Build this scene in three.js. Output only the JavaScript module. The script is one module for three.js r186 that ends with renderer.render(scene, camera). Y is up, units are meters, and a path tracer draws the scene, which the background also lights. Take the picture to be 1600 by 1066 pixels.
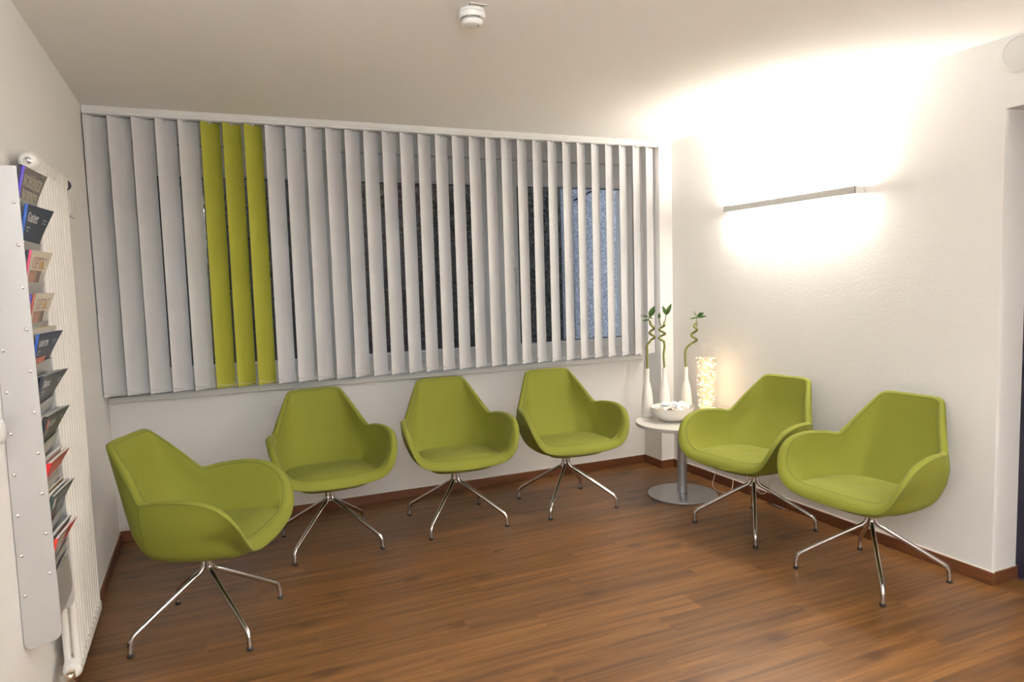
import * as THREE from 'three';
import { RoundedBoxGeometry } from 'three/addons/geometries/RoundedBoxGeometry.js';
import { mergeGeometries } from 'three/addons/utils/BufferGeometryUtils.js';
import { RectAreaLightUniformsLib } from 'three/addons/lights/RectAreaLightUniformsLib.js';

// ------------------------------------------------------------------ camera, sky, lights, exposure
const scene = new THREE.Scene();
const camera = new THREE.PerspectiveCamera(2 * Math.atan(533 / 1104.5) * 180 / Math.PI, 1600 / 1066, 0.05, 60);
camera.position.set(0.5418, 1.4908, 4.7291);
camera.rotation.set(-0.0853, -0.4099, -0.0288, 'YXZ');
scene.background = new THREE.Color().setRGB(0.85, 1.02, 1.22);      // dusk sky outside the window
const renderer = new THREE.WebGLRenderer({ antialias: true });
renderer.toneMapping = THREE.LinearToneMapping;
renderer.toneMappingExposure = 1.2;
renderer.shadowMap.enabled = true;
RectAreaLightUniformsLib.init();
const UPLIGHT = 236, DOWNLIGHT = 112, UNSEEN_UPLIGHT2 = 720, UNSEEN_DOWNLIGHT2 = 200, UNSEEN_PANEL = 9, UNSEEN_TORCH = 760, FAIRY = 0.022;  // second lamp, panel and torch strengths belong to lamps out of view
const LAMP_COLOR = new THREE.Color().setRGB(1, 0.925, 0.82);
const UNSEEN_LAMP_COLOR = new THREE.Color().setRGB(0.95, 1.0, 1.04);

// room: x to the right, z towards the camera, metres
const W = 3.859, H = 2.5, PX = 3.7436, PZ = 0.2258, ZEND = 6.6, TH = 0.2;
const DZ0 = 2.67, DZ1 = 3.38, DH = 2.189;

// ------------------------------------------------------------------ helpers
let seed = 7;
const rnd = () => { seed = (seed * 1664525 + 1013904223) >>> 0; return seed / 4294967296; };
const rr = (a, b) => a + (b - a) * rnd();
const used = {};
function numbered(n) { const k = used[n] = (used[n] ?? -1) + 1; return k ? n + '_' + String(k).padStart(3, '0') : n; }
const V = (x, y, z) => new THREE.Vector3(x, y, z);
const col = (r, g, b) => new THREE.Color().setRGB(r, g, b);
function mesh(name, geo, mat, parent, label) {
  const m = new THREE.Mesh(Array.isArray(geo) ? merge(geo) : geo, mat);
  m.name = parent && parent !== scene ? name : numbered(name);
  m.castShadow = m.receiveShadow = true;
  (parent ?? scene).add(m);
  if (label) m.userData.label = label;
  return m;
}
function merge(list) {
  const l = list.map((g) => { const q = g.index ? g.toNonIndexed() : g; for (const k of Object.keys(q.attributes)) if (!['position', 'normal', 'uv'].includes(k)) q.deleteAttribute(k); return q; });
  return mergeGeometries(l);
}
function thing(name, label, category, pos = [0, 0, 0], group) {
  const o = new THREE.Group(); o.name = numbered(name); o.position.set(...pos); scene.add(o);
  o.userData = { label, category }; if (group) o.userData.group = group;
  return o;
}
function tag(o, label, category, group) { o.userData.label = label; o.userData.category = category; if (group) o.userData.group = group; return o; }
function struct(name, geo, mat, parent) { const m = mesh(name, geo, mat, parent); if (!parent) m.userData.kind = 'structure'; return m; }
function structGroup(name) { const g = new THREE.Group(); g.name = numbered(name); g.userData.kind = 'structure'; scene.add(g); return g; }
function boxUV(g) {                                                       // uv in metres by dominant normal
  const p = g.attributes.position, n = g.attributes.normal, uv = new Float32Array(p.count * 2);
  for (let i = 0; i < p.count; i++) {
    const ax = Math.abs(n.getX(i)), ay = Math.abs(n.getY(i)), az = Math.abs(n.getZ(i));
    const [u, v] = ax > ay && ax > az ? [p.getZ(i), p.getY(i)] : ay > az ? [p.getX(i), p.getZ(i)] : [p.getX(i), p.getY(i)];
    uv[2 * i] = u; uv[2 * i + 1] = v;
  }
  g.setAttribute('uv', new THREE.BufferAttribute(uv, 2)); return g;
}
const bx = (x0, x1, y0, y1, z0, z1) => boxUV(new THREE.BoxGeometry(x1 - x0, y1 - y0, z1 - z0).translate((x0 + x1) / 2, (y0 + y1) / 2, (z0 + z1) / 2));
const rbx = (x0, x1, y0, y1, z0, z1, r = 0.002, s = 2) => boxUV(new RoundedBoxGeometry(x1 - x0, y1 - y0, z1 - z0, s, r).translate((x0 + x1) / 2, (y0 + y1) / 2, (z0 + z1) / 2));
const cyl = (r0, r1, h, x, y, z, n = 24) => new THREE.CylinderGeometry(r1, r0, h, n).translate(x, y + h / 2, z);   // r0 at the foot
const tube = (pts, r, n = 24, k = 8, closed = false) => new THREE.TubeGeometry(new THREE.CatmullRomCurve3(pts, closed, 'centripetal'), n, r, k, closed);
const lathe = (pts, n = 40) => new THREE.LatheGeometry(pts.map(([r, y]) => new THREE.Vector2(r, y)), n);
// a surface from rows of points; rows may close on themselves
function grid(rows, closed = false, flip = false) {
  const nr = rows.length, nc = rows[0].length, pos = [], uv = [], idx = [];
  let u = 0;
  for (let i = 0; i < nr; i++) {
    if (i) u += rows[i][0].distanceTo(rows[i - 1][0]);
    let v = 0;
    for (let j = 0; j < nc; j++) { const p = rows[i][j]; if (j) v += p.distanceTo(rows[i][j - 1]); pos.push(p.x, p.y, p.z); uv.push(u, v); }
  }
  for (let i = 0; i < (closed ? nr : nr - 1); i++) for (let j = 0; j < nc - 1; j++) {
    const a = i * nc + j, b = ((i + 1) % nr) * nc + j;
    if (flip) idx.push(a, a + 1, b, b, a + 1, b + 1); else idx.push(a, b, a + 1, b, b + 1, a + 1);
  }
  const g = new THREE.BufferGeometry();
  g.setAttribute('position', new THREE.Float32BufferAttribute(pos, 3));
  g.setAttribute('uv', new THREE.Float32BufferAttribute(uv, 2));
  g.setIndex(idx); g.computeVertexNormals(); return g;
}
function prism(profile, z0, z1, th, bothCaps = true) {                    // an open 2-D profile (x, y) thickened by th and run along z
  const n = profile.length, off = profile.map((p, i) => {
    const a = profile[Math.max(0, i - 1)], b = profile[Math.min(n - 1, i + 1)];
    const dx = b[0] - a[0], dy = b[1] - a[1], l = Math.hypot(dx, dy) || 1; return [p[0] - dy / l * th, p[1] + dx / l * th];
  });
  const s = new THREE.Shape([...profile, ...off.reverse()].map(([x, y]) => new THREE.Vector2(x, y)));
  return boxUV(new THREE.ExtrudeGeometry(s, { depth: z1 - z0, bevelEnabled: false }).translate(0, 0, z0));
}
// ------------------------------------------------------------------ noise and textures
const hash = (x, y, s) => { let h = (x * 374761393 + y * 668265263 + s * 974711) | 0; h = Math.imul(h ^ (h >>> 13), 1274126177); return ((h ^ (h >>> 16)) >>> 0) / 4294967296; };
function vnoise(x, y, px, py, s) {                                         // value noise, periodic in px, py
  const xi = Math.floor(x), yi = Math.floor(y), fx = x - xi, fy = y - yi, m = (a, b) => ((a % b) + b) % b;
  const u = fx * fx * (3 - 2 * fx), v = fy * fy * (3 - 2 * fy), x0 = m(xi, px), x1 = m(xi + 1, px), y0 = m(yi, py), y1 = m(yi + 1, py);
  const a = hash(x0, y0, s), b = hash(x1, y0, s), c = hash(x0, y1, s), d = hash(x1, y1, s);
  return a + (b - a) * u + (c - a) * v + (a - b - c + d) * u * v;
}
function dataTex(w, h, f, srgb, rx = 1, ry = 1) {
  const d = new Uint8Array(w * h * 4);
  for (let y = 0; y < h; y++) for (let x = 0; x < w; x++) { const c = f(x / w, y / h, x, y), i = 4 * (y * w + x); d[i] = c[0]; d[i + 1] = c[1]; d[i + 2] = c[2]; d[i + 3] = 255; }
  const t = new THREE.DataTexture(d, w, h); t.wrapS = t.wrapT = THREE.RepeatWrapping; t.magFilter = THREE.LinearFilter; t.minFilter = THREE.LinearFilter;
  if (srgb) t.colorSpace = THREE.SRGBColorSpace; t.repeat.set(rx, ry); t.needsUpdate = true; return t;
}
const clamp = (v) => Math.max(0, Math.min(255, v));
// fine rolled plaster with short horizontal strokes, one tile = 0.8 m
const plaster = dataTex(1024, 1024, (u, v) => {
  const n = 0.45 * vnoise(u * 90, v * 200, 90, 200, 1) + 0.3 * vnoise(u * 190, v * 330, 190, 330, 2) + 0.25 * vnoise(u * 30, v * 60, 30, 60, 3);
  const c = clamp(255 * n); return [c, c, c];
}, false, 1 / 0.8, 1 / 0.8);
const weave = dataTex(512, 512, (u, v, x, y) => {
  const c = clamp(128 + 50 * Math.sin(x * Math.PI / 4) * Math.sin(y * Math.PI / 4) + 90 * (vnoise(u * 120, v * 120, 120, 120, 5) - 0.5)); return [c, c, c];
}, false, 1 / 0.12, 1 / 0.12);
// wood: eight rows of boards, 2.4 m x 1.12 m
const ROWS = 8, TEXL = 2.4, PLW = 0.14;
const wood = dataTex(2048, 1024, (u, v) => {
  const row = Math.floor(v * ROWS), t = v * ROWS - row, s = 20 + row * 7;
  const warp = 0.5 * vnoise(u * 5, row + 0.5, 5, ROWS, s) + 0.22 * vnoise(u * 13, t * 2, 13, 3, s + 1);
  const q = (t - 0.5) * 2.2 + (warp - 0.35) * 2.0;
  const rings = 0.5 + 0.5 * Math.sin(q * q * 9 + q * 7 + row);
  const grain = vnoise(u * 26, t * 60, 26, 60, s + 2), fine = vnoise(u * 90, t * 110, 90, 110, s + 3);
  const broad = vnoise(u * 7, t * 7, 7, 8, s + 4), streak = vnoise(u * 8, t * 11, 8, 12, s + 5);
  let k = 0.5 + 0.12 * (rings - 0.5) + 0.36 * (broad - 0.5) + 0.40 * (streak - 0.5) + 0.14 * (grain - 0.5) + 0.10 * (fine - 0.5);
  const kx = 0.15 + 0.7 * hash(row, 3, 9), kt = 0.3 + 0.4 * hash(row, 4, 9), kd = Math.hypot((u - kx) * 42, (t - kt) * 4.5);   // a knot now and then
  k -= 0.45 * Math.exp(-kd * kd * 1.3);
  k = Math.max(0, Math.min(1, k));
  const a = [96, 59, 26], b = [186, 131, 72];
  return a.map((c, i) => clamp(c + (b[i] - c) * k));
}, true, 1, 1);
const bark = dataTex(256, 256, (u, v) => { const n = 0.6 * vnoise(u * 12, v * 60, 12, 60, 61) + 0.4 * vnoise(u * 4, v * 90, 4, 90, 62); return [96 + 60 * n, 55 + 38 * n, 32 + 22 * n].map((c) => clamp(c * 0.82)); }, true, 1 / 0.5, 1 / 0.12);
const render_ = dataTex(512, 512, (u, v) => { const n = vnoise(u * 90, v * 90, 90, 90, 71) * 0.6 + vnoise(u * 200, v * 200, 200, 200, 72) * 0.4; const c = clamp(255 * n); return [c, c, c]; }, false, 1 / 0.8, 1 / 0.8);
const renderTone = dataTex(512, 512, (u, v) => { const n = vnoise(u * 90, v * 90, 90, 90, 71) * 0.6 + vnoise(u * 200, v * 200, 200, 200, 72) * 0.4; const c = clamp(130 + 150 * (n - 0.1)); return [c, c, clamp(c + 4)]; }, true, 1 / 0.8, 1 / 0.8);

function canvasTex(w, h, draw) {
  const c = document.createElement('canvas'); c.width = w; c.height = h; draw(c.getContext('2d'), w, h);
  const t = new THREE.CanvasTexture(c); t.colorSpace = THREE.SRGBColorSpace; return t;
}
// ------------------------------------------------------------------ materials
const std = (c, roughness = 0.6, o = {}) => new THREE.MeshStandardMaterial({ color: c, roughness, ...o });
const M = {
  wall: std(col(0.84, 0.825, 0.805), 0.92, { bumpMap: plaster, bumpScale: 0.0006 }),
  ceiling: std(col(0.90, 0.88, 0.85), 0.95, { bumpMap: plaster, bumpScale: 0.0002 }),
  pvc: std(col(0.85, 0.85, 0.85), 0.35),
  sill: std(col(0.80, 0.80, 0.78), 0.4),
  base: std(col(1, 1, 1), 0.45, { map: bark }),
  caulk: std(col(0.78, 0.74, 0.68), 0.5),
  slat: new THREE.MeshPhysicalMaterial({ color: col(0.80, 0.80, 0.81), roughness: 0.95, transmission: 0.16, thickness: 0, bumpMap: weave, bumpScale: 0.0003 }),
  slatGreen: new THREE.MeshPhysicalMaterial({ color: col(0.46, 0.46, 0.05), roughness: 0.95, transmission: 0.16, thickness: 0, bumpMap: weave, bumpScale: 0.0003 }),
  rail: std(col(0.72, 0.72, 0.71), 0.4),
  cord: std(col(0.75, 0.75, 0.74), 0.5),
  fabric: new THREE.MeshPhysicalMaterial({ color: col(0.204, 0.213, 0.018), roughness: 0.82, bumpMap: weave, bumpScale: 0.0004, sheen: 0.25, sheenRoughness: 0.5, sheenColor: col(0.6, 0.65, 0.3) }),
  seam: std(col(0.10, 0.12, 0.022), 0.9),
  chrome: std(col(0.62, 0.60, 0.59), 0.06, { metalness: 1 }),
  rubber: std(col(0.018, 0.018, 0.020), 0.6),
  tableTop: std(col(0.72, 0.69, 0.64), 0.35),
  tableEdge: std(col(0.52, 0.50, 0.46), 0.5),
  silver: std(col(0.42, 0.42, 0.43), 0.36, { metalness: 0.55 }),
  alu: std(col(0.56, 0.555, 0.55), 0.38, { metalness: 0.6 }),
  steel: std(col(0.70, 0.70, 0.70), 0.22, { metalness: 1 }),
  enamel: std(col(0.80, 0.78, 0.73), 0.32),
  brass: std(col(0.62, 0.52, 0.40), 0.28, { metalness: 1 }),
  black: std(col(0.016, 0.015, 0.030), 0.5),
  ceramic: std(col(0.80, 0.77, 0.73), 0.4),
  bowl: std(col(0.82, 0.79, 0.75), 0.25),
  bowlEdge: std(col(0.60, 0.48, 0.27), 0.4),
  packet: std(col(0.80, 0.80, 0.80), 0.6),
  packetDark: std(col(0.10, 0.08, 0.07), 0.6),
  bamboo: std(col(0.17, 0.19, 0.035), 0.5),
  bambooNode: std(col(0.09, 0.08, 0.03), 0.7),
  leaf: new THREE.MeshPhysicalMaterial({ color: col(0.06, 0.14, 0.025), roughness: 0.7, transmission: 0.3, thickness: 0, side: THREE.DoubleSide }),
  glass: new THREE.MeshPhysicalMaterial({ color: col(1, 1, 1), roughness: 0.0, transmission: 1, thickness: 0, ior: 1.5 }),
  glow: new THREE.MeshStandardMaterial({ color: 0xffffff, emissive: LAMP_COLOR, emissiveIntensity: 4 }),
  unseenLampGlow: new THREE.MeshStandardMaterial({ color: 0xffffff, emissive: UNSEEN_LAMP_COLOR, emissiveIntensity: 3 }),
  bulb: new THREE.MeshStandardMaterial({ color: 0xffffff, emissive: col(1, 0.78, 0.42), emissiveIntensity: 3.2 }),
  bulbDim: new THREE.MeshStandardMaterial({ color: 0xffd9a0, emissive: col(1, 0.62, 0.24), emissiveIntensity: 0.55 }),
  wire: new THREE.MeshPhysicalMaterial({ color: col(0.70, 0.62, 0.50), roughness: 0.3 }),
  lampBody: std(col(0.58, 0.57, 0.55), 0.42, { metalness: 0.2 }),
  door: std(col(0.010, 0.008, 0.022), 0.5),
  plastic: std(col(0.78, 0.77, 0.74), 0.4),
  slot: std(col(0.012, 0.011, 0.025), 0.8),
  soil: std(col(0.045, 0.035, 0.030), 1),
  shrub: std(col(0.040, 0.044, 0.028), 0.8),
  shrubBrown: std(col(0.15, 0.085, 0.045), 0.8),
  shrubRed: std(col(0.085, 0.035, 0.045), 0.8),
  trunk: std(col(0.05, 0.035, 0.025), 0.9),
  outerWall: std(col(0.86, 0.88, 0.92), 0.95, { map: renderTone, bumpMap: render_, bumpScale: 0.006 }),
  paper: std(col(0.72, 0.69, 0.64), 0.8),
};

// ------------------------------------------------------------------ the room shell
const floor = structGroup('floor');
{
  const tints = [[1, 1, 1], [0.90, 0.88, 0.86], [1.08, 1.07, 1.05], [0.95, 0.93, 0.90], [1.02, 1.0, 0.96], [0.84, 0.82, 0.80]].map((c) => new THREE.MeshPhysicalMaterial({ map: wood, color: col(...c.map((v) => v * 0.57)), roughness: 0.40 }));
  mesh('subfloor', bx(-0.05, W + TH, -0.12, -0.012, -0.02, ZEND), std(col(0.05, 0.035, 0.025), 0.9), floor);
  const rest = [], plank = (x0, x1, z0, z1) => {
    const g = new THREE.BoxGeometry(x1 - x0 - 0.0005, 0.012, z1 - z0 - 0.0005).translate((x0 + x1) / 2, -0.006, (z0 + z1) / 2);
    const row = Math.floor(rnd() * ROWS), u0 = rnd(), fl = rnd() < 0.5 ? -1 : 1, p = g.attributes.position, uv = g.attributes.uv;
    for (let i = 0; i < p.count; i++) uv.setXY(i, u0 + fl * (p.getX(i) - x0) / TEXL, (row + 0.03 + 0.94 * Math.min(1, Math.max(0, (p.getZ(i) - z0) / PLW))) / ROWS);
    return g;
  };
  for (let r = 0, z = 0; z < ZEND; r++, z += PLW) {
    let x = -[0.25, 0.85, 0.5, 1.05, 0.05, 0.7][r % 6] * 1.0 - 0.12 * rnd();
    const z1 = Math.min(ZEND, z + PLW);
    while (x < W) {
      const x1 = x + 1.22, a = Math.max(0, x), b = Math.min(W, x1);
      if (b - a > 0.05) { const g = plank(a, b, z, z1); if (z < 3.6) mesh('plank', g, tints[Math.floor(rnd() * tints.length)], floor); else rest.push(g); }
      x = x1;
    }
  }
  mesh('plank_field', rest, tints[0], floor).userData.kind = 'stuff';
  mesh('plank', plank(W, W + 0.17, DZ0, DZ1), tints[1], floor);
}
struct('ceiling', bx(-TH, W + TH + 0.1, H, H + 0.2, -0.4, ZEND + TH), M.ceiling);
struct('wall_left', bx(-TH, 0, -0.12, H, -0.4, ZEND + TH), M.wall);
const WX0 = 0.16, WX1 = 3.70, WY0 = 0.838, WY1 = 2.36;
struct('wall_back', [bx(0, W + TH, -0.12, WY0, -0.32, 0), bx(0, W + TH, WY1, H, -0.32, 0), bx(0, WX0, WY0, WY1, -0.32, 0), bx(WX1, W + TH, WY0, WY1, -0.32, 0)], M.wall);
struct('wall_corner', bx(PX, W, 0, H, 0, PZ), M.wall);
struct('wall_right', [bx(W, W + TH, -0.12, H, 0, DZ0), bx(W, W + TH, DH, H, DZ0, DZ1), bx(W, W + TH, -0.12, H, DZ1, ZEND)], M.wall);
struct('wall_front', bx(-TH, W + TH, -0.12, H, ZEND, ZEND + TH), M.wall);
{ // dark door that closes the opening on the right
  const d = structGroup('door_1');
  mesh('door_leaf', rbx(W + 0.175, W + 0.215, 0.006, DH + 0.03, DZ0 - 0.03, DZ1 + 0.03, 0.003), M.door, d);
  mesh('door_handle', [tube([V(W + 0.176, 1.05, DZ1 - 0.08), V(W + 0.13, 1.05, DZ1 - 0.08), V(W + 0.12, 1.05, DZ1 - 0.1), V(W + 0.12, 1.05, DZ1 - 0.2)], 0.009, 20, 10)], M.steel, d);
  mesh('threshold', rbx(W + 0.165, W + 0.185, 0, 0.005, DZ0, DZ1, 0.002), M.steel, d);
}
// baseboards with a pale joint along the wall
function baseboard(name, x0, z0, x1, z1, nx, nz) {
  const b = structGroup(name), t = 0.013, h = 0.062;
  const minx = Math.min(x0, x1, x0 + nx * t, x1 + nx * t), maxx = Math.max(x0, x1, x0 + nx * t, x1 + nx * t), minz = Math.min(z0, z1, z0 + nz * t, z1 + nz * t), maxz = Math.max(z0, z1, z0 + nz * t, z1 + nz * t);
  mesh('board', rbx(minx, maxx, 0.0005, h, minz, maxz, 0.0025), M.base, b);
  const k = 0.35, jx0 = nx < 0 ? x0 - t * k : Math.min(x0, x1), jx1 = nx > 0 ? x0 + t * k : Math.max(x0, x1), jz0 = nz < 0 ? z0 - t * k : Math.min(z0, z1), jz1 = nz > 0 ? z0 + t * k : Math.max(z0, z1);
  mesh('joint', bx(jx0, jx1, h - 0.001, h + 0.003, jz0, jz1), M.caulk, b);
}
baseboard('baseboard_left', 0, 0, 0, ZEND, 1, 0);
baseboard('baseboard_back', 0.013, 0, PX - 0.013, 0, 0, 1);
baseboard('baseboard_pier', PX, 0.0, PX, PZ + 0.013, -1, 0);
baseboard('baseboard_corner', PX, PZ, W - 0.013, PZ, 0, 1);
baseboard('baseboard_right', W, PZ, W, DZ0 + 0.013, -1, 0);
baseboard('baseboard_doorway', W, DZ0, W + 0.174, DZ0, 0, 1);
baseboard('baseboard_front', W, DZ1, W, ZEND, -1, 0);

// window: three white casements in one opening, glass 0.1 m behind the wall's face
const ringXY = (x0, x1, y0, y1, w, z0, z1) => [rbx(x0, x1, y0, y0 + w, z0, z1, 0.004), rbx(x0, x1, y1 - w, y1, z0, z1, 0.004), rbx(x0, x0 + w, y0 + w - 0.002, y1 - w + 0.002, z0, z1, 0.004), rbx(x1 - w, x1, y0 + w - 0.002, y1 - w + 0.002, z0, z1, 0.004)];
[[0.16, 1.275, 0.335, 1.094], [1.275, 2.53, 1.465, 2.355], [2.53, 3.70, 2.705, 3.611]].forEach(([fx0, fx1, gx0, gx1], i) => {
  const w = structGroup('window_' + (i + 1));
  const gy0 = 1.02, gy1 = 2.18;
  const sx0 = gx0 - 0.078, sx1 = gx1 + 0.078, sy0 = gy0 - 0.075, sy1 = gy1 + 0.075;
  mesh('window_frame', [bx(fx0, fx1, 0.872, sy0 + 0.012, -0.14, -0.075), bx(fx0, fx1, sy1 - 0.012, WY1, -0.14, -0.075), bx(fx0, sx0 + 0.012, sy0, sy1, -0.14, -0.075), bx(sx1 - 0.012, fx1, sy0, sy1, -0.14, -0.075)], M.pvc, w);
  mesh('sash', [...ringXY(sx0, sx1, sy0, sy1, 0.066, -0.125, -0.055), ...ringXY(sx0 + 0.06, sx1 - 0.06, sy0 + 0.06, sy1 - 0.06, 0.018, -0.118, -0.085)], M.pvc, w);
  mesh('gasket', ringXY(gx0 - 0.001, gx1 + 0.001, gy0 - 0.001, gy1 + 0.001, 0.005, -0.106, -0.0835), M.rubber, w);
  mesh('pane', bx(gx0 - 0.004, gx1 + 0.004, gy0 - 0.004, gy1 + 0.004, -0.102, -0.098), M.glass, w);
  const hx = sx0 + 0.034, hd = new THREE.Group(); 
  mesh('handle', [rbx(hx - 0.014, hx + 0.014, 1.54, 1.61, -0.056, -0.046, 0.003), cyl(0.008, 0.008, 0.03, 0, 0, 0, 12).rotateX(Math.PI / 2).translate(hx, 1.575, -0.05), rbx(hx - 0.009, hx + 0.009, 1.46, 1.585, -0.026, -0.014, 0.005)], M.pvc, w);
});
{ // window sill
  const s = structGroup('trim_1');
  mesh('sill_board', rbx(0, 3.715, WY0, 0.874, -0.075, 0.034, 0.006, 3), M.sill, s);
  mesh('sill_end_cap', rbx(3.715, 3.722, WY0 - 0.001, 0.876, -0.07, 0.036, 0.003), M.pvc, s);
}

// ------------------------------------------------------------------ vertical blind
{
  const o = thing('vertical_blind', 'vertical blind of light grey fabric slats, three of them lime green, across the window', 'blind');
  mesh('headrail', [rbx(0.003, PX - 0.003, 2.468, 2.4995, 0.205, 0.25, 0.003), bx(0.003, PX - 0.003, 2.456, 2.47, 0.207, 0.212), bx(0.003, PX - 0.003, 2.456, 2.47, 0.243, 0.248)], M.rail, o);
  mesh('end_cap', [rbx(0.001, 0.012, 2.460, 2.4995, 0.203, 0.252, 0.002), cyl(0.006, 0.006, 0.003, 0, 0, 0, 12).rotateX(Math.PI / 2).translate(0.03, 2.484, 0.25)], M.rail, o, 'grey end cap with screw');
  for (const x of [0.36, 1.2, 1.9, 2.6, 3.35]) mesh('rail_bracket', rbx(x - 0.012, x + 0.012, 2.494, 2.4998, 0.2, 0.254, 0.001), M.rail, o);
  const N = 32, pitch = 0.1164, w = 0.127, phi = 0.585, zc = 0.212, yT = 2.452, yB = 0.905;
  const a = w / 2 * Math.cos(phi), s = w / 2 * Math.sin(phi), th = 0.0009, sag = -0.009, K = 10;
  const slatGeo = () => {                                                // a gently bowed strip with a thicker hem at the foot
    const rows = [], ys = [yB, yB + 0.003, yB + 0.036, yB + 0.040, yB + 0.05, 1.3, 1.7, 2.1, yT - 0.02, yT];
    for (const y of ys) {
      const t = y < yB + 0.038 ? th * 2.2 : th, row = [];
      const at = (k, side) => { const u = k / K * 2 - 1, d = sag * (1 - u * u) + side * t; return V(u * a + d * Math.sin(phi), y, -u * s + d * Math.cos(phi)); };
      for (let k = 0; k <= K; k++) row.push(at(k, 1));
      for (let k = K; k >= 0; k--) row.push(at(k, -1));
      row.push(row[0].clone()); rows.push(row);
    }
    const cap = (row, f) => { const f1 = row.slice(0, K + 1), f2 = row.slice(K + 1, 2 * K + 2).reverse(); return grid([f1, f2], false, f); };
    return merge([grid(rows, false, true), cap(rows[0], false), cap(rows[rows.length - 1], true)]);
  };
  const g = slatGeo(), hookG = merge([bx(-0.003, 0.003, yT - 0.008, 2.475, -0.002, 0.002).translate(0, 0, 0.001), bx(-0.006, 0.006, yT - 0.010, yT - 0.003, 0.000, 0.006)]);
  const x0 = 0.0055 + a, xs = [];
  for (let i = 0; i < N; i++) {
    const green = i >= 5 && i <= 7, m = mesh('slat', g, green ? M.slatGreen : M.slat, o, green ? 'lime green fabric slat' : undefined);
    m.position.set(x0 + i * pitch, 0, zc); m.rotation.y = (rnd() - 0.5) * 0.03; xs.push(m.position.x);
    mesh('hook', hookG, M.cord, m);
  }
  const chain = (xa, xb, z, y) => tube([V(xa, y, z), V(xa * 0.75 + xb * 0.25, y - 0.011, z), V((xa + xb) / 2, y - 0.014, z), V(xa * 0.25 + xb * 0.75, y - 0.011, z), V(xb, y, z)], 0.0013, 12, 5);
  for (let i = 0; i < N - 1; i++) {
    mesh('chain', chain(xs[i] - a, xs[i + 1] - a, zc + s, 0.936), M.cord, o);
    mesh('chain', chain(xs[i] + a, xs[i + 1] + a, zc - s, 0.936), M.cord, o);
  }
  mesh('pull_cord', [tube([V(0.02, 2.46, 0.256), V(0.013, 2.0, 0.258), V(0.011, 1.62, 0.258), V(0.012, 1.42, 0.257)], 0.0014, 20, 6), cyl(0.004, 0.006, 0.05, 0.012, 1.37, 0.257, 12), cyl(0.004, 0.004, 0.02, 0.0115, 1.62, 0.258, 10)], M.cord, o);
}

// ------------------------------------------------------------------ wall lamp: light goes up and down; a second, unseen one lights the left wall
for (const [label, zm, up, down] of [['long slim grey wall lamp throwing warm light up and down above the right-hand chairs', 1.425, UPLIGHT, DOWNLIGHT], ['unseen slim grey wall lamp beyond the doorway, placed to light the left wall', 5.0, UNSEEN_UPLIGHT2, UNSEEN_DOWNLIGHT2]]) {
  const L = thing('wall_lamp', label, 'lamp', [3.859, 1.925, zm]);
  const zl = 0.525;
  mesh('front_panel', rbx(-0.079, -0.074, -0.020, 0.020, -zl + 0.06, zl - 0.1, 0.0015), M.lampBody, L);
  mesh('end_cap', [rbx(-0.080, -0.004, -0.021, 0.021, zl - 0.006, zl, 0.002), rbx(-0.080, -0.0735, -0.021, 0.021, zl - 0.1, zl, 0.002)], M.lampBody, L);
  mesh('end_cap', [rbx(-0.080, -0.004, -0.021, 0.021, -zl, -zl + 0.006, 0.002), rbx(-0.080, -0.0735, -0.021, 0.021, -zl, -zl + 0.06, 0.002)], M.lampBody, L);
  mesh('back_plate', rbx(-0.008, -0.0005, -0.018, 0.018, -zl + 0.006, zl - 0.006, 0.001), M.lampBody, L);
  mesh('inner_tray', bx(-0.074, -0.008, -0.002, 0.002, -zl + 0.006, zl - 0.006), M.lampBody, L);
  for (const [k, sgn] of [[up, 1], [down, -1]]) {                        // both diffusers lean towards the wall
    const tilt = 0.44 * -sgn, d = mesh('diffuser', rbx(-0.022, 0.022, -0.003, 0.003, -zl + 0.008, zl - 0.008, 0.002), M.glow, L, sgn > 0 ? 'glowing upper diffuser' : 'glowing lower diffuser');
    d.position.set(-0.039, sgn * 0.0115, 0); d.rotation.z = tilt;
    const r = new THREE.RectAreaLight(LAMP_COLOR, k, 0.042, 1.03); r.name = 'wall_lamp_light';
    r.position.set(-0.039 + 0.006 * Math.sin(0.44), sgn * (0.0115 + 0.006 * Math.cos(0.44)), 0);
    r.quaternion.setFromAxisAngle(V(0, 0, 1), tilt).multiply(new THREE.Quaternion().setFromAxisAngle(V(1, 0, 0), sgn * Math.PI / 2)); L.add(r);
  }
}
// two unseen ceiling panels behind the camera, standing in for soft light from there
[[0.9, 4.7], [1.1, 6.0]].forEach(([x, z], i) => {
  const L = thing('unseen_ceiling_lamp', ['unseen square white ceiling panel lamp nearer the window', 'unseen square white ceiling panel lamp nearer the rear wall'][i], 'lamp', [x, H, z], 'unseen ceiling panel lamps behind the camera');
  mesh('frame', [rbx(-0.31, 0.31, -0.04, -0.0005, -0.31, -0.295, 0.002), rbx(-0.31, 0.31, -0.04, -0.0005, 0.295, 0.31, 0.002), rbx(-0.31, -0.295, -0.04, -0.0005, -0.295, 0.295, 0.002), rbx(0.295, 0.31, -0.04, -0.0005, -0.295, 0.295, 0.002)], M.plastic, L);
  mesh('diffuser', bx(-0.295, 0.295, -0.034, -0.026, -0.295, 0.295), M.unseenLampGlow, L);
  const r = new THREE.RectAreaLight(UNSEEN_LAMP_COLOR, i ? UNSEEN_PANEL * 0.6 : UNSEEN_PANEL, 0.58, 0.58); r.name = 'unseen_ceiling_lamp_light'; r.position.set(0, -0.0365, 0); r.rotation.x = -Math.PI / 2; L.add(r);
});

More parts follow.
